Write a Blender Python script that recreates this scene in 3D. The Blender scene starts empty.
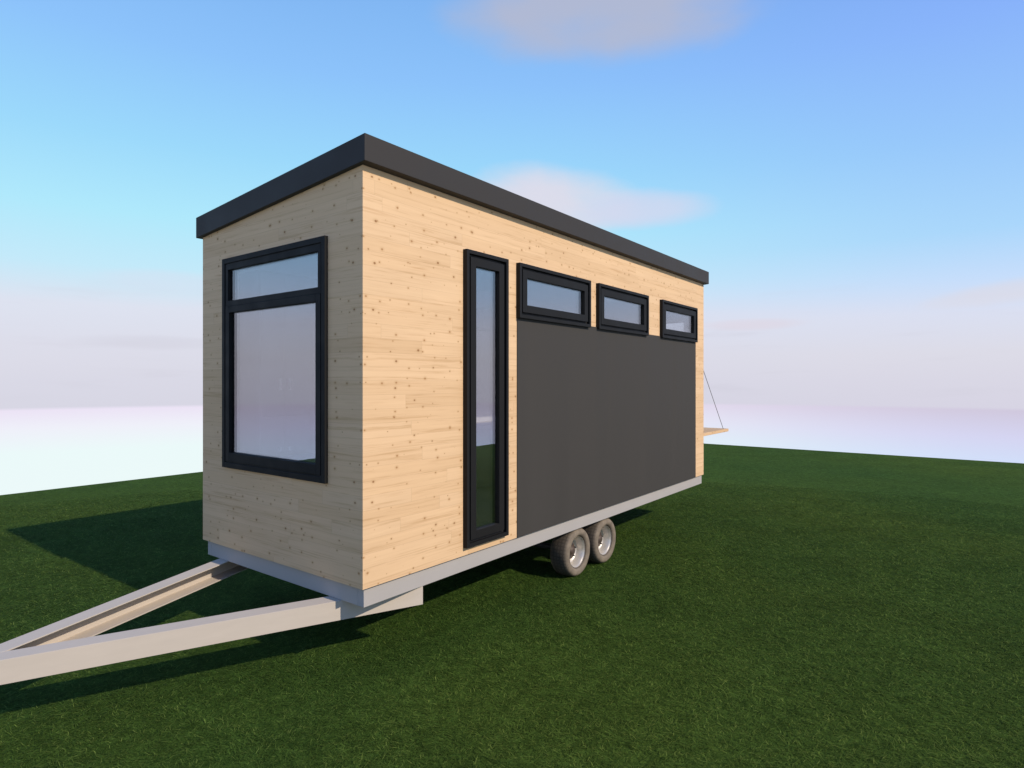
import bpy, bmesh, math, random
import numpy as np
from mathutils import Vector, Matrix

R = math.radians
random.seed(4)
scene = bpy.context.scene
COL = scene.collection
G = 0.743                       # height of the wall's lower edge above the lawn
EYE = 1.6051 + G

# ------------------------------------------------------------------ camera
cam_d = bpy.data.cameras.new('camera')
cam = bpy.data.objects.new('camera', cam_d)
COL.objects.link(cam)
cam_d.sensor_width = 36.0
cam_d.lens = 613.74 / 1024 * 36
cam_d.shift_y = -2.77 / 1024
cam_d.clip_start = 0.05
cam_d.clip_end = 2000
YAW = 37.232                    # angle between the view axis and the long (sunny) wall
cam.location = (-3.0618, -3.7679, EYE)
cam.rotation_euler = (R(90), 0, R(-YAW) + R(0))
# the long wall runs along +X; the view axis is (sin a', cos a')
ax = Vector((math.cos(R(YAW)), math.sin(R(YAW)), 0))
cam.rotation_euler = ax.to_track_quat('-Z', 'Y').to_euler()
scene.camera = cam

# ------------------------------------------------------------------ light
SUN_DIR = Vector((-0.025, 1.0, -0.673)).normalized()      # direction the light travels
sun_el = math.asin(-SUN_DIR.z)
to_sun = -SUN_DIR
sd = bpy.data.lights.new('sun', 'SUN')
sd.energy = 3.75
sd.color = (1.0, 0.872, 0.715)
sd.angle = R(0.5)
sun = bpy.data.objects.new('sun', sd)
sun.rotation_euler = SUN_DIR.to_track_quat('-Z', 'Y').to_euler()
sun.location = (0, -20, 20)
COL.objects.link(sun)

def lin(c):
    out = []
    for v in c:
        v = v / 255
        out.append(v / 12.92 if v <= 0.04045 else ((v + 0.055) / 1.055) ** 2.4)
    return (*out, 1.0)

world = bpy.data.worlds.new('World')
scene.world = world
world.use_nodes = True
nt = world.node_tree
nt.nodes.clear()
def N(t, kind, **kw):
    n = t.nodes.new(kind)
    for k, v in kw.items():
        setattr(n, k, v)
    return n
def math_node(t, op, a, b=None, clamp=False):
    n = t.nodes.new('ShaderNodeMath'); n.operation = op; n.use_clamp = clamp
    for i, v in enumerate((a, b)):
        if v is None: continue
        if isinstance(v, (int, float)): n.inputs[i].default_value = v
        else: t.links.new(v, n.inputs[i])
    return n.outputs[0]
def ramp(t, fac, stops, interp='LINEAR'):
    n = t.nodes.new('ShaderNodeValToRGB')
    n.color_ramp.interpolation = interp
    e = n.color_ramp.elements
    while len(e) < len(stops): e.new(0.5)
    for i, (p, c) in enumerate(stops):
        e[i].position = p
        e[i].color = c
    if fac is not None: t.links.new(fac, n.inputs[0])
    return n.outputs[0]
def mix(t, fac, a, b, blend='MIX'):
    n = t.nodes.new('ShaderNodeMix'); n.data_type = 'RGBA'; n.blend_type = blend
    if isinstance(fac, (int, float)): n.inputs[0].default_value = fac
    else: t.links.new(fac, n.inputs[0])
    for i, v in ((6, a), (7, b)):
        if isinstance(v, tuple): n.inputs[i].default_value = v
        else: t.links.new(v, n.inputs[i])
    return n.outputs[2]

tc = N(nt, 'ShaderNodeTexCoord')
sep = N(nt, 'ShaderNodeSeparateXYZ')
nt.links.new(tc.outputs['Generated'], sep.inputs[0])
X_, Y_, Z_ = sep.outputs
elev = math_node(nt, 'ADD', math_node(nt, 'MULTIPLY', math_node(nt, 'ARCSINE', Z_), 57.2958), 0.28)
az = math_node(nt, 'MULTIPLY', math_node(nt, 'ARCTAN2', Y_, X_), 57.2958)
# ramp coordinate: elevation -15..45 degrees -> 0..1
ec = math_node(nt, 'DIVIDE', math_node(nt, 'ADD', elev, 15), 60, True)
def ep(d): return (d + 15) / 60
def sky_ramp(lst): return ramp(nt, ec, [(ep(d), lin(c)) for d, c in lst])
left = sky_ramp([(-9, (242, 255, 255)), (-5.0, (240, 255, 255)), (-3.2, (244, 245, 255)), (-1.80, (240, 231, 250)),
                 (-1.70, (219, 218, 232)), (3, (222, 222, 236)), (6.2, (224, 228, 242)), (9.2, (198, 236, 252)),
                 (13.5, (178, 236, 255)), (19, (158, 220, 255)), (26, (143, 198, 255)), (40, (112, 165, 235)), (44.9, (92, 138, 205))])
right = sky_ramp([(-9, (206, 228, 255)), (-5.6, (214, 227, 255)), (-3.8, (217, 217, 247)), (-1.80, (212, 204, 226)),
                  (-1.70, (219, 216, 232)), (2.5, (223, 222, 235)), (5.5, (221, 226, 245)), (8, (200, 224, 255)),
                  (11.5, (172, 217, 255)), (18, (153, 201, 255)), (26, (138, 181, 255)), (40, (106, 150, 232)), (44.9, (88, 128, 200))])
horiz = math_node(nt, 'SQRT', math_node(nt, 'SUBTRACT', 1.0001, math_node(nt, 'MULTIPLY', Z_, Z_)))
dotl = math_node(nt, 'DIVIDE', math_node(nt, 'ADD', math_node(nt, 'MULTIPLY', X_, math.cos(R(62))),
                 math_node(nt, 'MULTIPLY', Y_, math.sin(R(62)))), horiz)
mr = N(nt, 'ShaderNodeMapRange', interpolation_type='SMOOTHSTEP')
nt.links.new(dotl, mr.inputs[0])
mr.inputs[1].default_value = 0.40; mr.inputs[2].default_value = 1.0
base = mix(nt, mr.outputs[0], right, left)
# soft uneven haze bands low in the sky
mp = N(nt, 'ShaderNodeCombineXYZ')
nt.links.new(math_node(nt, 'MULTIPLY', az, 0.06), mp.inputs[0])
nt.links.new(math_node(nt, 'MULTIPLY', elev, 0.55), mp.inputs[1])
nz = N(nt, 'ShaderNodeTexNoise'); nz.inputs['Scale'].default_value = 1.3; nz.inputs['Detail'].default_value = 4
nt.links.new(mp.outputs[0], nz.inputs[0])
band = ramp(nt, nz.outputs[0], [(0.54, (0, 0, 0, 1)), (0.78, (1, 1, 1, 1))], 'EASE')
lowmask = ramp(nt, ec, [(ep(-1.6), (0, 0, 0, 1)), (ep(0), (1, 1, 1, 1)), (ep(5), (1, 1, 1, 1)), (ep(9), (0, 0, 0, 1))])
bm_ = math_node(nt, 'MULTIPLY', math_node(nt, 'MULTIPLY', band, lowmask), 0.35)
base = mix(nt, bm_, base, lin((206, 204, 218)))
# broad wisps of cloud at fixed places in the sky
def cloud(color_in, a0, e0, sa, se, col, strength, tilt=0.0, seed=0.0, rough=0.9):
    da = math_node(nt, 'SUBTRACT', az, a0)
    de = math_node(nt, 'SUBTRACT', math_node(nt, 'SUBTRACT', elev, e0), math_node(nt, 'MULTIPLY', da, tilt))
    q = N(nt, 'ShaderNodeCombineXYZ')
    nt.links.new(math_node(nt, 'MULTIPLY', az, 0.11), q.inputs[0])
    nt.links.new(math_node(nt, 'MULTIPLY', elev, 0.26), q.inputs[1])
    q.inputs[2].default_value = seed
    n1 = N(nt, 'ShaderNodeTexNoise'); n1.inputs['Scale'].default_value = 1.1
    n1.inputs['Detail'].default_value = 6; n1.inputs['Roughness'].default_value = 0.5
    nt.links.new(q.outputs[0], n1.inputs[0])
    r2 = math_node(nt, 'ADD', math_node(nt, 'POWER', math_node(nt, 'ABSOLUTE', math_node(nt, 'DIVIDE', da, sa)), 2),
                   math_node(nt, 'POWER', math_node(nt, 'ABSOLUTE', math_node(nt, 'DIVIDE', de, se)), 2))
    v = math_node(nt, 'ADD', math_node(nt, 'SUBTRACT', 1.0, r2),
                  math_node(nt, 'MULTIPLY', math_node(nt, 'SUBTRACT', n1.outputs[0], 0.5), 2 * rough))
    m = N(nt, 'ShaderNodeMapRange', interpolation_type='SMOOTHSTEP')
    nt.links.new(v, m.inputs[0]); m.inputs[1].default_value = -0.75; m.inputs[2].default_value = 1.0
    return mix(nt, math_node(nt, 'MULTIPLY', m.outputs[0], strength), color_in, lin(col))
base = cloud(base, 28.5, 31.3, 12.5, 3.7, (184, 189, 211), 0.9, 0.0, 1.3)
base = cloud(base, 33.3, 16.7, 6.6, 2.7, (224, 224, 238), 1.0, 0.08, 5.1)
base = cloud(base, 25.0, 15.6, 5.2, 1.5, (216, 220, 242), 0.8, 0.02, 2.4)
base = cloud(base, -2.0, 6.8, 4.5, 0.8, (228, 220, 226), 0.5, -0.12, 7.7)
base = cloud(base, 16.0, 5.2, 4.0, 0.5, (226, 216, 228), 0.6, 0.0, 3.3)
base = cloud(base, 68.0, 3.4, 5.0, 0.55, (206, 204, 218), 0.35, 0.0, 9.3)
base = cloud(base, 66.0, 8.4, 5.0, 0.8, (216, 228, 244), 0.5, 0.0, 4.3)
bg1 = N(nt, 'ShaderNodeBackground'); bg1.inputs[1].default_value = 1.05
nt.links.new(base, bg1.inputs[0])
skyt = N(nt, 'ShaderNodeTexSky', sky_type='NISHITA')
skyt.sun_disc = False
skyt.sun_elevation = sun_el
skyt.sun_rotation = math.atan2(to_sun.x, to_sun.y)
bg2 = N(nt, 'ShaderNodeBackground'); bg2.inputs[1].default_value = 0.05
nt.links.new(skyt.outputs[0], bg2.inputs[0])
mx = N(nt, 'ShaderNodeMixShader'); mx.inputs[0].default_value = 0.10
nt.links.new(bg1.outputs[0], mx.inputs[1]); nt.links.new(bg2.outputs[0], mx.inputs[2])
out = N(nt, 'ShaderNodeOutputWorld'); nt.links.new(mx.outputs[0], out.inputs[0])

scene.view_settings.view_transform = 'Standard'
scene.view_settings.look = 'None'
scene.view_settings.gamma = 1
scene.view_settings.exposure = 0.0
scene.view_settings.use_curve_mapping = False

# ------------------------------------------------------------------ materials
def new_mat(name, color=(0.5, 0.5, 0.5), rough=0.6, metal=0.0, spec=0.5):
    m = bpy.data.materials.new(name); m.use_nodes = True
    b = m.node_tree.nodes['Principled BSDF']
    b.inputs['Base Color'].default_value = (*color, 1)
    b.inputs['Roughness'].default_value = rough
    b.inputs['Metallic'].default_value = metal
    b.inputs['Specular IOR Level'].default_value = spec
    return m, m.node_tree, b
def noise(t, vec, scale, detail=4, rough=0.5, dist=0.0):
    n = N(t, 'ShaderNodeTexNoise')
    n.inputs['Scale'].default_value = scale; n.inputs['Detail'].default_value = detail
    n.inputs['Roughness'].default_value = rough; n.inputs['Distortion'].default_value = dist
    t.links.new(vec, n.inputs[0]); return n.outputs[0]
def scaled(t, vec, s, loc=(0, 0, 0)):
    n = N(t, 'ShaderNodeMapping'); n.inputs['Scale'].default_value = s; n.inputs['Location'].default_value = loc
    t.links.new(vec, n.inputs[0]); return n.outputs[0]
def bump(t, h, b, strength, dist=0.002):
    n = N(t, 'ShaderNodeBump'); n.inputs['Strength'].default_value = strength; n.inputs['Distance'].default_value = dist
    t.links.new(h, n.inputs['Height']); t.links.new(n.outputs[0], b.inputs['Normal'])
def gray(v): return (v, v, v, 1)

def wood_material(name, knots=True, tint=(1, 1, 1)):
    m, t, b = new_mat(name, rough=0.75, spec=0.12)
    g = N(t, 'ShaderNodeNewGeometry')
    s = N(t, 'ShaderNodeSeparateXYZ'); t.links.new(g.outputs['Position'], s.inputs[0])
    u = math_node(t, 'ADD', s.outputs[0], math_node(t, 'MULTIPLY', s.outputs[1], 1.0))
    # horizontal boards: row number picks a tone and shifts the board ends
    row = math_node(t, 'FLOOR', math_node(t, 'DIVIDE', s.outputs[2], 0.112))
    wn = N(t, 'ShaderNodeTexWhiteNoise', noise_dimensions='1D'); t.links.new(row, wn.inputs['W'])
    seg = math_node(t, 'FLOOR', math_node(t, 'ADD', math_node(t, 'DIVIDE', u, 2.3), math_node(t, 'MULTIPLY', wn.outputs['Value'], 7)))
    wn2 = N(t, 'ShaderNodeTexWhiteNoise', noise_dimensions='2D')
    cv = N(t, 'ShaderNodeCombineXYZ'); t.links.new(row, cv.inputs[0]); t.links.new(seg, cv.inputs[1])
    t.links.new(cv.outputs[0], wn2.inputs['Vector'])
    tone = wn2.outputs['Value']
    p = N(t, 'ShaderNodeCombineXYZ'); t.links.new(u, p.inputs[0]); t.links.new(s.outputs[2], p.inputs[1])
    t.links.new(math_node(t, 'MULTIPLY', tone, 3.0), p.inputs[2])
    P = p.outputs[0]
    g1 = noise(t, scaled(t, P, (0.40, 15, 1)), 1.6, 6, 0.6, 0.35)
    g2 = noise(t, scaled(t, P, (2.2, 70, 1)), 1.4, 4, 0.6, 0.3)
    g3 = noise(t, scaled(t, P, (0.8, 0.8, 1)), 1.1, 2)
    grain = math_node(t, 'ADD', math_node(t, 'MULTIPLY', g1, 0.62), math_node(t, 'MULTIPLY', g2, 0.38))
    c = ramp(t, grain, [(0.37, (0.590 * tint[0], 0.382 * tint[1], 0.205 * tint[2], 1)),
                        (0.46, (0.710 * tint[0], 0.482 * tint[1], 0.280 * tint[2], 1)),
                        (0.70, (0.765 * tint[0], 0.527 * tint[1], 0.308 * tint[2], 1))])
    tonec = ramp(t, tone, [(0.0, (0.94, 0.925, 0.90, 1)), (0.6, (1.0, 1.0, 1.0, 1)), (1.0, (1.02, 1.03, 1.045, 1))])
    c = mix(t, 1.0, c, tonec, 'MULTIPLY')
    c = mix(t, 1.0, c, ramp(t, g3, [(0.3, gray(0.955)), (0.7, gray(1.03))]), 'MULTIPLY')
    # rare brown streaks of coarser grain
    st = noise(t, scaled(t, P, (1.1, 30, 1), (3, 1, 0)), 1.0, 3, 0.5, 0.4)
    stm = ramp(t, st, [(0.60, gray(0)), (0.71, gray(1))])
    patch = ramp(t, noise(t, scaled(t, P, (0.9, 3.0, 1), (9, 2, 0)), 1.2, 2), [(0.52, gray(0)), (0.62, gray(1))])
    c = mix(t, math_node(t, 'MULTIPLY', math_node(t, 'MULTIPLY', stm, patch), 0.6), c, (0.48, 0.27, 0.125, 1))
    # hairline joints between the boards
    fr = math_node(t, 'FRACT', math_node(t, 'DIVIDE', s.outputs[2], 0.112))
    j = math_node(t, 'LESS_THAN', fr, 0.018)
    fu = math_node(t, 'FRACT', math_node(t, 'ADD', math_node(t, 'DIVIDE', u, 2.3), math_node(t, 'MULTIPLY', wn.outputs['Value'], 7)))
    j2 = math_node(t, 'LESS_THAN', fu, 0.0011)
    jj = math_node(t, 'MAXIMUM', j, j2)
    c = mix(t, math_node(t, 'MULTIPLY', jj, 0.34), c, (0.30, 0.19, 0.10, 1))
    if knots:
        for sc, r0, r1, loc, dark in ((4.7, 0.036, 0.072, (0.3, 0.7, 0), (0.27, 0.130, 0.050, 1)),
                                      (7.0, 0.045, 0.092, (4.1, 2.2, 0), (0.38, 0.195, 0.080, 1))):
            flat = N(t, 'ShaderNodeCombineXYZ'); t.links.new(u, flat.inputs[0]); t.links.new(s.outputs[2], flat.inputs[1])
            v = N(t, 'ShaderNodeTexVoronoi', voronoi_dimensions='2D'); v.inputs['Scale'].default_value = sc
            vec = scaled(t, flat.outputs[0], (0.92, 1.15, 1), loc)
            t.links.new(vec, v.inputs['Vector'])
            sepc = N(t, 'ShaderNodeSeparateColor'); t.links.new(v.outputs['Color'], sepc.inputs[0])
            # some cells carry no knot, the rest differ in size
            size = math_node(t, 'MULTIPLY', math_node(t, 'SUBTRACT', sepc.outputs[0], 0.25, True), 1.35)
            d = math_node(t, 'DIVIDE', v.outputs['Distance'], math_node(t, 'ADD', size, 0.001))
            core = ramp(t, d, [(r0, gray(1)), (r1, gray(0))])
            halo = ramp(t, d, [(r1 * 0.8, gray(1)), (r1 * 2.6, gray(0))], 'EASE')
            c = mix(t, math_node(t, 'MULTIPLY', halo, 0.30), c, (0.50, 0.31, 0.15, 1))
            c = mix(t, math_node(t, 'MULTIPLY', core, 0.9), c, dark)
    t.links.new(c, b.inputs['Base Color'])
    hh = math_node(t, 'SUBTRACT', grain, math_node(t, 'MULTIPLY', jj, 0.7))
    bump(t, hh, b, 0.25, 0.002)
    return m
M_WOOD = wood_material('spruce_boards')

def simple(name, col, rough=0.6, metal=0.0, var=0.08, scale=6, bstr=0.05, spec=0.5, stretch=(1, 1, 1)):
    m, t, b = new_mat(name, col, rough, metal, spec)
    g = N(t, 'ShaderNodeNewGeometry')
    vec = scaled(t, g.outputs['Position'], stretch)
    n = noise(t, vec, scale, 5, 0.6)
    n2 = noise(t, vec, scale * 9, 3, 0.6)
    c = mix(t, n, tuple(x * (1 - var) for x in col) + (1,), tuple(x * (1 + var) for x in col) + (1,))
    t.links.new(c, b.inputs['Base Color'])
    t.links.new(ramp(t, n, [(0.3, gray(max(0, rough - 0.08))), (0.7, gray(min(1, rough + 0.08)))]), b.inputs['Roughness'])
    bump(t, n2, b, bstr, 0.003)
    return m
M_ROOF = simple('roof_metal', (0.044, 0.040, 0.037), 0.6, 0.0, 0.06, 2.0, 0.04, 0.15)
M_PANEL = simple('charcoal_panel', (0.055, 0.051, 0.046), 0.7, 0.0, 0.10, 1.5, 0.03, 0.12, (2.5, 1, 0.12))  # faint vertical sheen bands put into the colour by stretched noise
M_SEAL = simple('black_seal', (0.010, 0.010, 0.011), 0.7)
M_FRAME = simple('anthracite_profile', (0.0125, 0.0122, 0.0120), 0.6, 0.0, 0.08, 5, 0.02, 0.15)
M_RAIL = simple('galvanised_rail', (0.40, 0.375, 0.355), 0.65, 0.0, 0.05, 2.5, 0.05, 0.25, (1, 1, 3))
M_BEAM = simple('galvanised_drawbar', (0.53, 0.465, 0.395), 0.7, 0.0, 0.07, 3.0, 0.06, 0.2, (1, 1, 6))
M_TYRE = simple('dusty_tyre_rubber', (0.175, 0.145, 0.112), 0.85, 0.0, 0.25, 5, 0.25, 0.1)
def tyre_material():
    m, t, b = new_mat('worn_tyre_rubber', rough=0.85, spec=0.15)
    tcx = N(t, 'ShaderNodeTexCoord'); P = tcx.outputs['Object']
    sp = N(t, 'ShaderNodeSeparateXYZ'); t.links.new(P, sp.inputs[0])
    rr = math_node(t, 'SQRT', math_node(t, 'ADD', math_node(t, 'POWER', sp.outputs[0], 2), math_node(t, 'POWER', sp.outputs[2], 2)))
    an = math_node(t, 'ARCTAN2', sp.outputs[2], sp.outputs[0])
    n = noise(t, P, 9, 5, 0.6)
    c = ramp(t, n, [(0.3, (0.140, 0.115, 0.088, 1)), (0.7, (0.265, 0.215, 0.160, 1))])
    # dark tread and a dark bead next to the rim
    tread = N(t, 'ShaderNodeMapRange', interpolation_type='SMOOTHSTEP'); t.links.new(rr, tread.inputs[0])
    tread.inputs[1].default_value = 0.272; tread.inputs[2].default_value = 0.296
    c = mix(t, math_node(t, 'MULTIPLY', tread.outputs[0], 0.75), c, (0.050, 0.042, 0.036, 1))
    bead = N(t, 'ShaderNodeMapRange', interpolation_type='SMOOTHSTEP'); t.links.new(rr, bead.inputs[0])
    bead.inputs[1].default_value = 0.205; bead.inputs[2].default_value = 0.186
    c = mix(t, math_node(t, 'MULTIPLY', bead.outputs[0], 0.7), c, (0.045, 0.038, 0.034, 1))
    g1 = math_node(t, 'GREATER_THAN', math_node(t, 'SINE', math_node(t, 'MULTIPLY', an, 44)), 0.55)
    g2 = math_node(t, 'GREATER_THAN', math_node(t, 'SINE', math_node(t, 'MULTIPLY', sp.outputs[1], 150)), 0.6)
    gr = math_node(t, 'MULTIPLY', math_node(t, 'MAXIMUM', g1, g2), tread.outputs[0])
    c = mix(t, math_node(t, 'MULTIPLY', gr, 0.35), c, (0.02, 0.018, 0.016, 1))
    t.links.new(c, b.inputs['Base Color'])
    bump(t, math_node(t, 'SUBTRACT', math_node(t, 'MULTIPLY', n, 0.3), gr), b, 0.6, 0.006)
    return m
M_TYRE = tyre_material()
M_RIM = simple('steel_rim', (0.60, 0.55, 0.48), 0.38, 0.45, 0.10, 8)
M_HUB = simple('rusty_hub', (0.085, 0.06, 0.045), 0.6, 0.3, 0.3, 20)
M_DARKSTEEL = simple('undercarriage_steel', (0.05, 0.05, 0.055), 0.6, 0.3)
M_INWALL = simple('interior_white_boards', (0.84, 0.82, 0.80), 0.6, 0.0, 0.03, 2)
M_INFLOOR = simple('interior_oak_floor', (0.58, 0.47, 0.30), 0.45, 0.0, 0.22, 5, 0.05, 0.4, (1, 9, 1))
M_CAB = simple('white_cabinet', (0.48, 0.48, 0.50), 0.4, 0.0, 0.02, 2)
M_CABGREY = simple('grey_cabinet', (0.30, 0.30, 0.33), 0.5, 0.0, 0.03, 2)
M_CABBLUE = simple('pale_blue_worktop', (0.42, 0.50, 0.60), 0.4, 0.0, 0.03, 4)
M_PALEOAK = simple('pale_oak_fronts', (0.74, 0.62, 0.40), 0.7, 0.0, 0.12, 3, 0.05, 0.2, (12, 1, 1))
M_BED = simple('blue_grey_cover', (0.22, 0.27, 0.34), 0.85, 0.0, 0.1, 9, 0.3)
M_CHROME = simple('brushed_steel', (0.93, 0.93, 0.94), 0.35, 0.1, 0.02)
M_CABLE = simple('steel_cable', (0.30, 0.30, 0.33), 0.4, 0.6)

def glass_material():
    m = bpy.data.materials.new('window_glass'); m.use_nodes = True
    t = m.node_tree; t.nodes.clear()
    tr = N(t, 'ShaderNodeBsdfTransparent'); tr.inputs[0].default_value = (0.93, 0.95, 0.96, 1)
    gl = N(t, 'ShaderNodeBsdfGlossy'); gl.inputs['Roughness'].default_value = 0.0
    gl.inputs[0].default_value = (0.86, 0.85, 0.88, 1)
    lw = N(t, 'ShaderNodeLayerWeight'); lw.inputs[0].default_value = 0.35
    f = math_node(t, 'ADD', math_node(t, 'MULTIPLY', lw.outputs['Fresnel'], 0.45), 0.175, True)
    g = N(t, 'ShaderNodeNewGeometry')
    wv = noise(t, g.outputs['Position'], 1.6, 2)
    bp = N(t, 'ShaderNodeBump'); bp.inputs['Strength'].default_value = 0.05; bp.inputs['Distance'].default_value = 0.01
    t.links.new(wv, bp.inputs['Height']); t.links.new(bp.outputs[0], gl.inputs['Normal'])
    mxs = N(t, 'ShaderNodeMixShader'); t.links.new(f, mxs.inputs[0])
    t.links.new(tr.outputs[0], mxs.inputs[1]); t.links.new(gl.outputs[0], mxs.inputs[2])
    o = N(t, 'ShaderNodeOutputMaterial'); t.links.new(mxs.outputs[0], o.inputs[0])
    return m
M_GLASS = glass_material()

def turf_material(name, blades=False):
    m, t, b = new_mat(name, rough=0.95, spec=0.03)
    g = N(t, 'ShaderNodeNewGeometry'); P = g.outputs['Position']
    big = noise(t, P, 0.16, 3, 0.55)
    mid = noise(t, P, 1.1, 4, 0.6)
    sml = noise(t, P, 9.0, 3, 0.6)
    c = ramp(t, big, [(0.32, (0.040, 0.082, 0.0155, 1)), (0.52, (0.047, 0.087, 0.0150, 1)), (0.70, (0.056, 0.094, 0.0150, 1))])
    c = mix(t, 1.0, c, ramp(t, mid, [(0.3, gray(0.87)), (0.7, gray(1.13))]), 'MULTIPLY')
    c = mix(t, 1.0, c, ramp(t, sml, [(0.3, gray(0.80)), (0.7, gray(1.2))]), 'MULTIPLY')
    if blades:
        a = N(t, 'ShaderNodeAttribute', attribute_name='tone')
        tone = a.outputs['Fac']
        k = ramp(t, tone, [(0.0, (0.62, 0.68, 0.68, 1)), (0.6, (1.2, 1.15, 1.12, 1)), (0.84, (2.1, 1.7, 1.9, 1)), (1.0, (3.6, 2.6, 3.2, 1))])
        c = mix(t, 1.0, c, k, 'MULTIPLY')
        b.inputs['Roughness'].default_value = 0.8
    else:
        hs = []
        fib = None
        for i, rot in enumerate((0.2, 1.0, 1.75, 2.6)):
            mpn = N(t, 'ShaderNodeMapping'); mpn.inputs['Rotation'].default_value = (0, 0, rot)
            t.links.new(P, mpn.inputs[0])
            n = noise(t, scaled(t, mpn.outputs[0], (7, 70, 1), (i * 3, i, 0)), 1.0, 3, 0.6, 1.2)
            hs.append(n)
        h = math_node(t, 'MAXIMUM', math_node(t, 'MAXIMUM', hs[0], hs[1]), math_node(t, 'MAXIMUM', hs[2], hs[3]))
        c = mix(t, 1.0, c, ramp(t, h, [(0.50, gray(0.60)), (0.62, gray(1.2)), (0.78, (2.2, 2.0, 2.1, 1))]), 'MULTIPLY')
        fine = noise(t, P, 60, 4, 0.7)
        c = mix(t, 1.0, c, ramp(t, fine, [(0.3, gray(0.6)), (0.7, gray(1.4))]), 'MULTIPLY')
        hh = math_node(t, 'ADD', h, math_node(t, 'MULTIPLY', fine, 0.8))
        bump(t, hh, b, 0.7, 0.02)
    t.links.new(c, b.inputs['Base Color'])
    return m
M_TURF = turf_material('turf')
M_BLADE = turf_material('grass_blades', True)
M_SOIL = simple('soil', (0.10, 0.07, 0.045), 0.9, 0, 0.3, 3, 0.5)

# ------------------------------------------------------------------ helpers
def build(name, bm, mats, parent=None, loc=(0, 0, 0), smooth=False, bevel=0.0):
    me = bpy.data.meshes.new(name)
    bmesh.ops.recalc_face_normals(bm, faces=bm.faces[:]) if smooth is not None else None
    bm.to_mesh(me); bm.free()
    for m in (mats if isinstance(mats, (list, tuple)) else [mats]):
        me.materials.append(m)
    o = bpy.data.objects.new(name, me)
    COL.objects.link(o)
    o.location = loc
    if parent: o.parent = parent
    if smooth:
        for p in me.polygons: p.use_smooth = True
    if bevel:
        bv = o.modifiers.new('bevel', 'BEVEL'); bv.width = bevel; bv.segments = 2; bv.limit_method = 'ANGLE'
    return o
def box(bm, x0, x1, y0, y1, z0, z1, mi=0):
    vs = [bm.verts.new(p) for p in ((x0, y0, z0), (x1, y0, z0), (x1, y1, z0), (x0, y1, z0),
                                    (x0, y0, z1), (x1, y0, z1), (x1, y1, z1), (x0, y1, z1))]
    for f in ((0, 3, 2, 1), (4, 5, 6, 7), (0, 1, 5, 4), (1, 2, 6, 5), (2, 3, 7, 6), (3, 0, 4, 7)):
        fc = bm.faces.new([vs[i] for i in f]); fc.material_index = mi
    return vs
def lathe(bm, prof, seg=48, cx=0, cy=0, cz=0, close=False):
    """profile of (radius, y) turned about the Y axis"""
    rings = []
    for r, y in prof:
        if r < 1e-5:
            rings.append([bm.verts.new((cx, cy + y, cz))] * seg)
        else:
            rings.append([bm.verts.new((cx + r * math.cos(2 * math.pi * k / seg), cy + y, cz + r * math.sin(2 * math.pi * k / seg))) for k in range(seg)])
    n = len(rings)
    for i in range(n if close else n - 1):
        a, b_ = rings[i], rings[(i + 1) % n]
        for k in range(seg):
            q = [a[k], a[(k + 1) % seg], b_[(k + 1) % seg], b_[k]]
            u = []
            for v in q:
                if v not in u: u.append(v)
            if len(u) > 2: bm.faces.new(u)
def rod(bm, a, b_, r, seg=8):
    a, b_ = Vector(a), Vector(b_)
    d = (b_ - a)
    q = d.to_track_quat('Z', 'Y')
    rings = []
    for p in (a, b_):
        rings.append([bm.verts.new(p + q @ Vector((r * math.cos(2 * math.pi * k / seg), r * math.sin(2 * math.pi * k / seg), 0))) for k in range(seg)])
    for k in range(seg):
        bm.faces.new((rings[0][k], rings[0][(k + 1) % seg], rings[1][(k + 1) % seg], rings[1][k]))
    bm.faces.new(rings[0][::-1]); bm.faces.new(rings[1])
def empty(name, loc=(0, 0, 0), parent=None):
    o = bpy.data.objects.new(name, None); COL.objects.link(o); o.location = loc
    o.empty_display_size = 0.2
    if parent: o.parent = parent
    return o
def tag(o, label, cat, group=None):
    o['label'] = label; o['category'] = cat
    if group: o['group'] = group

# ------------------------------------------------------------------ lawn
bm = bmesh.new()
# plateau of turf, its edges where the lawn stops against the open sky
pts = [(19.76, -10.75), (19.76, 12.26), (-12.4, 12.30), (-12.4, -10.75)]
top = [bm.verts.new((x, y, 0)) for x, y in pts]
bot = [bm.verts.new((x, y, -0.35)) for x, y in pts]
bm.faces.new(top)
for i in range(4):
    f = bm.faces.new((top[i], bot[i], bot[(i + 1) % 4], top[(i + 1) % 4])); f.material_index = 1
f = bm.faces.new(bot[::-1]); f.material_index = 1
lawn = build('ground', bm, [M_TURF, M_SOIL])
lawn['kind'] = 'structure'

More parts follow.
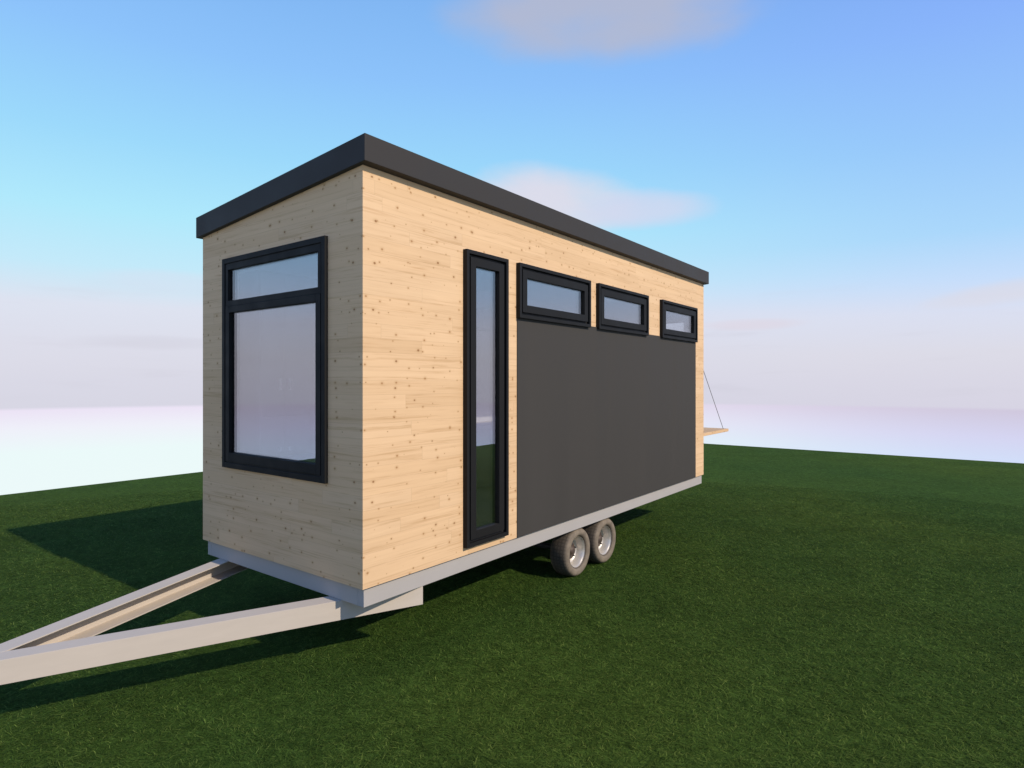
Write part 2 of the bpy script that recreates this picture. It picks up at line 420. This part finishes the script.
def make_grass():
    rng = np.random.default_rng(11)
    cx, cy = -3.06, -3.77
    a0 = R(YAW)
    n = 760000
    r = np.sqrt(rng.uniform(1.8 ** 2, 15.0 ** 2, n * 2))
    keep = rng.uniform(0, 1, n * 2) < np.clip(1.25 - (r - 4.0) / 11.0, 0.0, 1)
    r = r[keep]
    th = a0 + rng.uniform(-R(62), R(62), len(r))
    x = cx + r * np.cos(th); y = cy + r * np.sin(th)
    ok = (y < 12.2)
    x, y, r = x[ok], y[ok], r[ok]
    n = len(x)
    # clumps: blades lean the same way locally
    ang = rng.uniform(0, 2 * np.pi, n)
    lean = np.sin(x * 4.3 + 1.3 * np.sin(y * 3.1)) * 2.2 + np.cos(y * 3.7 + x * 1.7) * 2.0
    w_ = rng.uniform(0, 1, n) < 0.3
    ang = np.where(w_, lean + rng.normal(0, 0.6, n), ang)
    L = rng.uniform(0.020, 0.060, n)
    tilt = rng.uniform(0.03, 0.38, n)
    wd = rng.uniform(0.0007, 0.0016, n) * (1 + np.clip(r - 4, 0, 8) * 0.12)
    z0 = rng.uniform(0.000, 0.010, n)
    dx, dy = np.cos(ang), np.sin(ang)
    bend = rng.normal(0, 0.25, n)
    V = np.empty((n, 5, 3), dtype=np.float32)
    V[:, 0] = np.stack([x - dy * wd, y + dx * wd, z0], 1)
    V[:, 1] = np.stack([x + dy * wd, y - dx * wd, z0], 1)
    mx_ = x + dx * L * 0.55; my = y + dy * L * 0.55; mz = z0 + L * 0.55 * tilt
    V[:, 2] = np.stack([mx_ + dy * wd, my - dx * wd, mz], 1)
    V[:, 3] = np.stack([mx_ - dy * wd, my + dx * wd, mz], 1)
    V[:, 4] = np.stack([x + np.cos(ang + bend) * L, y + np.sin(ang + bend) * L, z0 + L * tilt * 0.85], 1)
    me = bpy.data.meshes.new('grass')
    me.vertices.add(n * 5); me.vertices.foreach_set('co', V.ravel())
    base_i = (np.arange(n) * 5)[:, None]
    loops = (base_i + np.array([0, 1, 2, 3, 3, 2, 4])[None, :]).ravel().astype(np.int32)
    me.loops.add(n * 7); me.loops.foreach_set('vertex_index', loops)
    starts = ((np.arange(n) * 7)[:, None] + np.array([0, 4])[None, :]).ravel().astype(np.int32)
    me.polygons.add(n * 2); me.polygons.foreach_set('loop_start', starts)
    me.update(calc_edges=True)
    at = me.attributes.new('tone', 'FLOAT', 'FACE')
    tone = np.repeat(rng.uniform(0, 1, n) ** 1.5, 2).astype(np.float32)
    at.data.foreach_set('value', tone)
    me.materials.append(M_BLADE)
    o = bpy.data.objects.new('grass', me); COL.objects.link(o)
    o['kind'] = 'stuff'; o['label'] = 'short green lawn grass with fine pale blades'; o['category'] = 'grass'
make_grass()

# ------------------------------------------------------------------ the tiny house on its trailer
L, W = 7.348, 2.5
house = empty('tiny_house', (0, 0, 0))
tag(house, 'timber clad tiny house on a twin axle trailer with dark mono pitch roof', 'tiny house')
OFF = (0, 0, G)                      # the parts are modelled from the wall's lower edge upwards
T = 0.12
def zroof(y): return 3.314 - y * 0.0835       # underside of the roof at depth y

side_holes = [(1.20, 1.735, 0.12, 2.77), (2.01, 3.37, 2.30, 2.77), (3.66, 5.00, 2.30, 2.77), (5.56, 6.895, 2.30, 2.77)]
front_hole = [(0.48, 2.02, 0.82, 2.74)]
back_holes = [(1.65, 3.20, 0.14, 2.55), (5.05, 7.05, 0.14, 2.55)]  # unseen openings, added to brighten the interior
end_hole = [(0.30, 2.15, 0.76, 2.64)]

def wall_grid(bm, u0, u1, holes, plane, fixed, inset_u0, inset_u1, top, inner):
    """outer skin, inner skin and reveals of one wall; plane 'x' runs along X at Y=fixed, 'y' along Y at X=fixed"""
    def pt(u, z, depth):
        if plane == 'x': return (u, fixed + depth, z)
        return (fixed + depth, u, z)
    for d, mi, a, b_ in ((0.0, 0, u0, u1), (inner, 1, inset_u0, inset_u1)):
        us = sorted({a, b_, *[h[0] for h in holes], *[h[1] for h in holes]})
        zlow = 0.0 if mi == 0 else 0.0
        zs = sorted({zlow, 3.0, *[h[2] for h in holes], *[h[3] for h in holes]})
        for i in range(len(us) - 1):
            for k in range(len(zs)):
                ua, ub = us[i], us[i + 1]
                za = zs[k]
                zb = zs[k + 1] if k + 1 < len(zs) else None
                cm = (ua + ub) / 2
                if zb is not None:
                    if any(h[0] < cm < h[1] and h[2] < (za + zb) / 2 < h[3] for h in holes): continue
                    q = [pt(ua, za, d), pt(ub, za, d), pt(ub, zb, d), pt(ua, zb, d)]
                else:
                    q = [pt(ua, za, d), pt(ub, za, d), pt(ub, top(pt(ub, 0, d)[1]), d), pt(ua, top(pt(ua, 0, d)[1]), d)]
                f = bm.faces.new([bm.verts.new(p) for p in q]); f.material_index = mi
    for h in holes:
        a, b_, c, e = h
        for q in (((a, c), (b_, c)), ((b_, c), (b_, e)), ((b_, e), (a, e)), ((a, e), (a, c))):
            p = [pt(*q[0], 0), pt(*q[1], 0), pt(*q[1], inner), pt(*q[0], inner)]
            f = bm.faces.new([bm.verts.new(v) for v in p]); f.material_index = 1
bm = bmesh.new()
wall_grid(bm, 0, L, side_holes, 'x', 0.0, T, L - T, zroof, T)
wall_grid(bm, 0, W, front_hole, 'y', 0.0, T, W - T, zroof, T)
wall_grid(bm, 0, L, back_holes, 'x', W, T, L - T, zroof, -T)
wall_grid(bm, 0, W, end_hole, 'y', L, T, W - T, zroof, -T)
f = bm.faces.new([bm.verts.new(p) for p in ((0, 0, 0), (L, 0, 0), (L, W, 0), (0, W, 0))])
wall = build('wall', bm, [M_WOOD, M_INWALL], house, OFF, smooth=None)

bm = bmesh.new(); box(bm, T + .002, L - T - .002, T + .002, W - T - .002, 0.004, 0.10)
build('floor', bm, M_INFLOOR, house, OFF)
bm = bmesh.new()
vs = []
for x in (T + .002, L - T - .002):
    for y in (T + .002, W - T - .002):
        vs.append((x, y, zroof(y) - 0.10))
for x in (T + .002, L - T - .002):
    for y in (T + .002, W - T - .002):
        vs.append((x, y, zroof(y) - 0.004))
V = [bm.verts.new(p) for p in vs]
for q in ((0, 1, 3, 2), (4, 6, 7, 5), (0, 4, 5, 1), (2, 3, 7, 6), (0, 2, 6, 4), (1, 5, 7, 3)): bm.faces.new([V[i] for i in q])
build('ceiling', bm, M_INWALL, house, OFF)

# roof: a tilted slab with a deep metal fascia and a small lip along the top
OX, OY = 0.044, 0.078
bm = bmesh.new()
def slab(bm, x0, x1, y0, y1, fb, ft):
    V = [bm.verts.new(p) for p in ((x0, y0, fb(y0)), (x1, y0, fb(y0)), (x1, y1, fb(y1)), (x0, y1, fb(y1)),
                                   (x0, y0, ft(y0)), (x1, y0, ft(y0)), (x1, y1, ft(y1)), (x0, y1, ft(y1)))]
    for q in ((0, 3, 2, 1), (4, 5, 6, 7), (0, 1, 5, 4), (1, 2, 6, 5), (2, 3, 7, 6), (3, 0, 4, 7)): bm.faces.new([V[i] for i in q])
slab(bm, -OX, L + OX, -OY, W + 0.054, lambda y: zroof(y) - 0.044, lambda y: zroof(y) + 0.163)
roof = build('roof', bm, M_ROOF, house, OFF, bevel=0.004)
# dark panel on the long wall, butted to the casings
bm = bmesh.new(); box(bm, 1.976, 6.955, -0.010, -0.001, 0.004, 2.275)
pan = build('wall_panel', bm, M_PANEL, house, OFF, bevel=0.002)
pan['label'] = 'smooth charcoal panel below the three small windows'

# ---- windows
def ring(bm, axis, u0, u1, z0, z1, w, d0, d1, wt=None, wb=None):
    """mitre-free rectangular ring; depth runs along the wall normal"""
    wt = wt if wt else w; wb = wb if wb else w
    for a, b_, c, e in ((u0, u0 + w, z0, z1), (u1 - w, u1, z0, z1), (u0 + w, u1 - w, z0, z0 + wb), (u0 + w, u1 - w, z1 - wt, z1)):
        if axis == 'x': box(bm, a, b_, d0, d1, c, e)
        else: box(bm, d0, d1, a, b_, c, e)
def pane(bm, axis, u0, u1, z0, z1, d):
    if axis == 'x': box(bm, u0, u1, d, d + 0.012, z0, z1)
    else: box(bm, d, d + 0.012, u0, u1, z0, z1)
def window_x(name, x0, x1, z0, z1, p=0.05):
    c = 0.036; g = 0.026; sw = 0.084
    bm = bmesh.new(); ring(bm, 'x', x0, x1, z0, z1, c, -p, 0.10)
    w = build(name, bm, M_FRAME, house, OFF, bevel=0.0015)
    bm = bmesh.new(); ring(bm, 'x', x0 + c + g, x1 - c - g, z0 + c + g, z1 - c - g, sw - 0.006, -p + 0.008, 0.05)
    build('sash', bm, M_FRAME, w, bevel=0.0015)
    bm = bmesh.new(); ring(bm, 'x', x0 + c + .0005, x1 - c - .0005, z0 + c + .0005, z1 - c - .0005, g - 0.001, -p + 0.042, 0.06)
    build('seal', bm, M_SEAL, w)
    i = c + g + sw - 0.006
    bm = bmesh.new(); pane(bm, 'x', x0 + i - .004, x1 - i + .004, z0 + i - .004, z1 - i + .004, -p + 0.036)
    build('pane', bm, M_GLASS, w)
    return w
w = window_x('window', 1.1525, 1.779, 0.075, 2.817); w['label'] = 'tall narrow floor to ceiling window in the long wall'
w = window_x('window', 1.966, 3.411, 2.254, 2.817); w['label'] = 'wide small window above the charcoal panel, nearest the tall one'
w = window_x('window', 3.612, 5.043, 2.252, 2.817); w['label'] = 'middle one of the three small windows above the charcoal panel'
w = window_x('window', 5.519, 6.941, 2.252, 2.817); w['label'] = 'small window above the charcoal panel, farthest from the tall one'

# front picture window: a fixed light over a big one
p = 0.030
y0, y1, z0, z1 = 0.436, 2.066, 0.776, 2.785
bm = bmesh.new(); ring(bm, 'y', y0, y1, z0, z1, 0.05, -p, 0.10)
fw = build('window', bm, M_FRAME, house, OFF, bevel=0.003)
fw['label'] = 'large two part picture window in the end wall above the drawbar'
bm = bmesh.new(); ring(bm, 'y', y0 + .0505, y1 - .0505, z0 + .0505, z1 - .0505, 0.010, -p + .010, 0.06)
ring(bm, 'y', y0 + .062, y1 - .062, 2.325, z1 - .062, 0.040, -p + 0.006, 0.05, wt=0.05, wb=0.05)
build('transom_light_frame', bm, M_FRAME, fw)
bm = bmesh.new(); ring(bm, 'y', y0 + .062, y1 - .062, z0 + .062, 2.323, 0.068, -p + 0.002, 0.05, wt=0.063, wb=0.085)
build('sash', bm, M_FRAME, fw, bevel=0.003)
bm = bmesh.new(); pane(bm, 'y', y0 + .098, y1 - .098, 2.37, z1 - .108, -p + 0.030)
build('pane', bm, M_GLASS, fw)
bm = bmesh.new(); pane(bm, 'y', y0 + .126, y1 - .126, z0 + .143, 2.264, -p + 0.030)
build('pane', bm, M_GLASS, fw)

for a, b_, lab in ((1.61, 3.24, 'tall unseen glazed opening added in the rear long wall to light the interior'), (5.01, 7.09, 'wide unseen glazed opening added in the rear long wall to light the interior')):  # rear glazing out of view, added to let daylight inside
    bm = bmesh.new(); ring(bm, 'x', a, b_, 0.10, 2.59, 0.06, W - 0.10, W + 0.03)
    box(bm, (a + b_) / 2 - .04, (a + b_) / 2 + .04, W - 0.06, W + 0.02, 0.161, 2.529)
    bw = build('window', bm, M_FRAME, house, OFF, bevel=0.003); bw['label'] = lab
    for u, v in ((a + .058, (a + b_) / 2 - .038), ((a + b_) / 2 + .038, b_ - .058)):
        bm = bmesh.new(); box(bm, u, v, W - .03, W - .018, 0.158, 2.532); build('pane', bm, M_GLASS, bw)
# far end: opening above the folded down shelf
bm = bmesh.new()
for q in ((0.26, 0.305, 0.72, 2.68), (2.145, 2.19, 0.72, 2.68), (0.305, 2.145, 0.72, 0.765), (0.305, 2.145, 2.635, 2.68)):
    box(bm, L - 0.10, L + 0.02, q[0], q[1], q[2], q[3])
ew = build('window', bm, M_FRAME, house, OFF)
ew['label'] = 'window in the far end wall above the fold down shelf'
bm = bmesh.new(); box(bm, L - .04, L - .028, 0.30, 2.15, 0.76, 2.64); build('pane', bm, M_GLASS, ew)
bm = bmesh.new(); box(bm, L + 0.002, 8.69, 0.004, 2.30, 0.655, 0.708)
shelf = build('fold_down_shelf', bm, M_WOOD, house, OFF, bevel=0.004)
shelf['label'] = 'wooden shelf folded out from the far end wall'
for yy in (0.03, 2.27):
    bm = bmesh.new(); rod(bm, (L + 0.01, yy, 1.86), (8.475, yy, 0.702), 0.0052); build('cable', bm, M_CABLE, shelf)
for yy in (0.03, 2.27):
    bm = bmesh.new(); box(bm, L + 0.001, L + 0.012, yy - .02, yy + .02, 1.84, 1.885); build('bracket', bm, M_CABLE, shelf)

# ---- trailer chassis
bm = bmesh.new()
rz0, rz1 = -0.154, -0.006
x0, x1, y0, y1 = 0.035, 7.335, 0.030, 2.466
box(bm, x0, x1, y0, y0 + .07, rz0, rz1); box(bm, x0, x1, y1 - .07, y1, rz0, rz1)
box(bm, x0, x0 + .07, y0 + .071, y1 - .071, rz0, rz1); box(bm, x1 - .07, x1, y0 + .071, y1 - .071, rz0, rz1)
chassis = build('trailer_chassis', bm, M_RAIL, house, OFF, bevel=0.003)
for xm in (1.2, 2.4, 3.0, 4.3, 5.4, 6.4):
    bm = bmesh.new(); box(bm, xm - .03, xm + .03, y0 + .073, y1 - .073, rz0 + .03, rz1 - .01)
    build('cross_member', bm, M_DARKSTEEL, chassis)
bm = bmesh.new(); box(bm, 0.10, L - .10, 0.101, 2.39, -0.0052, -0.001); build('underfloor', bm, M_DARKSTEEL, chassis)

def channel(bm, pa, pb, yc, inward, h0, h1, fl=0.150, th=0.009):
    """C section whose web runs from pa towards pb (outer line) and mitres on the plane y=yc"""
    pa, pb = Vector((*pa, 0)), Vector((*pb, 0))
    d = (pb - pa).normalized(); n = Vector((-d.y, d.x, 0))
    if n.y * inward < 0: n = -n
    prof = [(0, h0), (fl, h0), (fl, h0 + th), (th, h0 + th), (th, h1 - th), (fl, h1 - th), (fl, h1), (0, h1)]
    A, B = [], []
    for o, z in prof:
        # start plane x = pa.x ; end plane y = yc
        s = pa + n * o
        s = s + d * ((pa.x - s.x) / d.x)
        e = s + d * ((yc - s.y) / d.y)
        A.append(bm.verts.new((s.x, s.y, z))); B.append(bm.verts.new((e.x, e.y, z)))
    m = len(prof)
    for i in range(m):
        bm.faces.new((A[i], A[(i + 1) % m], B[(i + 1) % m], B[i]))
    bm.faces.new(A[::-1]); bm.faces.new(B)
bt, bb = -0.156, -0.313
bm = bmesh.new(); channel(bm, (0.676, 0.034), (-1.933, 1.147), 1.289, 1, bb, bt)
build('drawbar', bm, M_BEAM, house, OFF, bevel=0.0015)
bm = bmesh.new(); channel(bm, (0.55, 2.450), (-1.863, 1.455), 1.291, -1, bb, bt)
build('drawbar', bm, M_BEAM, house, OFF, bevel=0.0015)
# ball coupler at the point of the drawbar
bm = bmesh.new()
box(bm, -2.62, -2.20, 1.24, 1.34, -0.154, -0.085); box(bm, -2.78, -2.621, 1.225, 1.355, -0.20, -0.10)
build('coupler', bm, M_DARKSTEEL, house, OFF, bevel=0.01)

# ---- wheels
def tyre_profile(r, hw, ri):
    # (radius, y): fat rounded section, y=-hw is the outer face
    pts = []
    rc = (r + ri) / 2
    a = (r - ri) / 2
    n = 22
    for i in range(n):
        t_ = 2 * math.pi * i / n
        c_, s_ = math.cos(t_), math.sin(t_)
        e = 0.72
        pts.append((rc + a * math.copysign(abs(c_) ** e, c_), hw * math.copysign(abs(s_) ** e, s_)))
    return pts
def make_wheel(x, yc, flip=1):
    w = empty('wheel', (x, yc, G - 0.447), house)
    bm = bmesh.new(); lathe(bm, tyre_profile(0.296, 0.125, 0.176), 64, close=True)
    build('tyre', bm, M_TYRE, w, smooth=True)
    o = -0.098 * flip
    bm = bmesh.new()
    lathe(bm, [(0.184, o), (0.186, o + .006 * flip), (0.180, o + 0.012 * flip), (0.166, o + 0.030 * flip), (0.160, o + 0.10 * flip), (0.150, o + 0.118 * flip),
               (0.118, o + 0.122 * flip), (0.095, o + 0.108 * flip), (0.0, o + 0.106 * flip)], 48)
    rim = build('rim', bm, M_RIM, w, smooth=True)
    bm = bmesh.new()
    lathe(bm, [(0.105, o + 0.104 * flip), (0.098, o + 0.092 * flip), (0.060, o + 0.088 * flip), (0.050, o + 0.060 * flip), (0.030, o + 0.050 * flip), (0.0, o + 0.049 * flip)], 32)
    build('hub_cap', bm, M_HUB, w, smooth=True)
    for k in range(5):
        a = 2 * math.pi * k / 5 + 0.3
        bm = bmesh.new()
        q = (0.082 * math.cos(a), o + 0.09 * flip, 0.082 * math.sin(a))
        rod(bm, q, (q[0], o + 0.070 * flip, q[2]), 0.010, 6)
        build('lug_nut', bm, M_DARKSTEEL, w)
    return w
WX = (3.290, 3.968)
for wx in WX: make_wheel(wx, 0.17, 1)
for wx in WX: make_wheel(wx, 2.33, -1)
for wx in WX:
    bm = bmesh.new(); rod(bm, (wx, 0.22, -0.447), (wx, 2.28, -0.447), 0.035, 12)
    box(bm, wx - .03, wx + .03, 0.34, 0.40, -0.44, -0.172); box(bm, wx - .03, wx + .03, 2.10, 2.16, -0.44, -0.172)
    build('axle', bm, M_DARKSTEEL, house, OFF)

# ------------------------------------------------------------------ furniture seen through the panes
def handle(bm, x0, x1, z0, z1, y):
    box(bm, x0, x1, y - 0.028, y - 0.018, z0, z1)
    for zz in (z0 + .012, z1 - .012) if z1 - z0 > x1 - x0 else ():
        box(bm, x0 + .001, x1 - .001, y - 0.018, y, zz - .005, zz + .005)
def cupboard(x0, x1, z0, z1, y0, doors, name, label, mat=M_CAB, handles=True):
    r = empty(name, ((x0 + x1) / 2, (y0 + 2.375) / 2, G + z0))
    tag(r, label, 'cupboard')
    ox, oy, oz = r.location.x, r.location.y, r.location.z - G
    def mk(nm, bm, m, par=None, bev=0.0):
        o = build(nm, bm, m, par or r, bevel=bev)
        for v in o.data.vertices:
            v.co.x -= ox; v.co.y -= oy; v.co.z -= oz
        return o
    bm = bmesh.new(); box(bm, x0, x1, y0 + 0.022, 2.375, z0, z1); mk('carcass', bm, mat)
    for (a, b_, c, e, hx, hz0, hz1) in doors:
        bm = bmesh.new(); box(bm, a, b_, y0, y0 + 0.020, c, e); d = mk('door', bm, mat, bev=0.002)
        if handles:
            bm = bmesh.new(); handle(bm, hx - .009, hx + .009, hz0, hz1, y0); mk('handle', bm, M_CHROME, d)
    return r
cupboard(0.30, 1.24, 0.102, 2.72, 1.95,
         [(0.305, 0.565, 1.25, 2.70, 0.512, 1.515, 1.633), (0.569, 0.90, 1.25, 2.70, 0.621, 1.515, 1.633),
          (0.305, 0.565, 0.12, 1.24, 0.512, 0.885, 0.93), (0.569, 0.90, 0.12, 1.24, 0.621, 0.885, 0.93),
          (0.904, 1.235, 0.12, 2.70, 1.19, 1.2, 1.35)],
         'tall_cupboard', 'tall white cupboard with slim steel door handles behind the picture window')
cupboard(3.25, 5.05, 0.102, 0.98, 1.80, [(3.25 + .6 * i + .004, 3.85 + .6 * i - .004, 0.20, 0.94, 3.76 + .6 * i, 0.84, 0.90) for i in range(3)],
         'kitchen_counter', 'low kitchen cupboard run along the back wall behind the tall window', M_PALEOAK)
cupboard(3.25, 5.05, 2.39, 2.68, 2.02, [(3.25 + .6 * i + .004, 3.85 + .6 * i - .004, 2.395, 2.675, 3.4 + .6 * i, 2.42, 2.45) for i in range(3)],
         'wall_cupboard', 'white wall cupboard hung below the ceiling, seen at the top of the tall window', handles=False)
lc = empty('low_cabinet', (1.0, 1.68, G + 0.10)); tag(lc, 'low blue grey cabinet in front of the tall cupboard behind the picture window', 'cabinet')
bm = bmesh.new(); box(bm, -0.48, 0.60, -0.20, 0.24, 0.002, 0.70); build('carcass', bm, M_BED, lc)
bm = bmesh.new(); box(bm, -0.50, 0.62, -0.22, 0.25, 0.703, 0.735); build('worktop', bm, M_CABBLUE, lc, bevel=0.004)
# sofa bed under the picture window
sb = empty('daybed', (0.62, 1.05, G + 0.10)); tag(sb, 'blue grey daybed against the inside of the picture window', 'bed')
bm = bmesh.new(); box(bm, -0.48, 0.42, -0.90, 0.85, 0.002, 0.34); build('base', bm, M_CABGREY, sb)
bm = bmesh.new(); box(bm, -0.48, 0.44, -0.90, 0.86, 0.343, 0.52); build('mattress', bm, M_BED, sb, bevel=0.04)
bm = bmesh.new(); box(bm, -0.46, -0.06, -0.86, -0.10, 0.523, 0.66); build('cushion', bm, M_BED, sb, bevel=0.05)
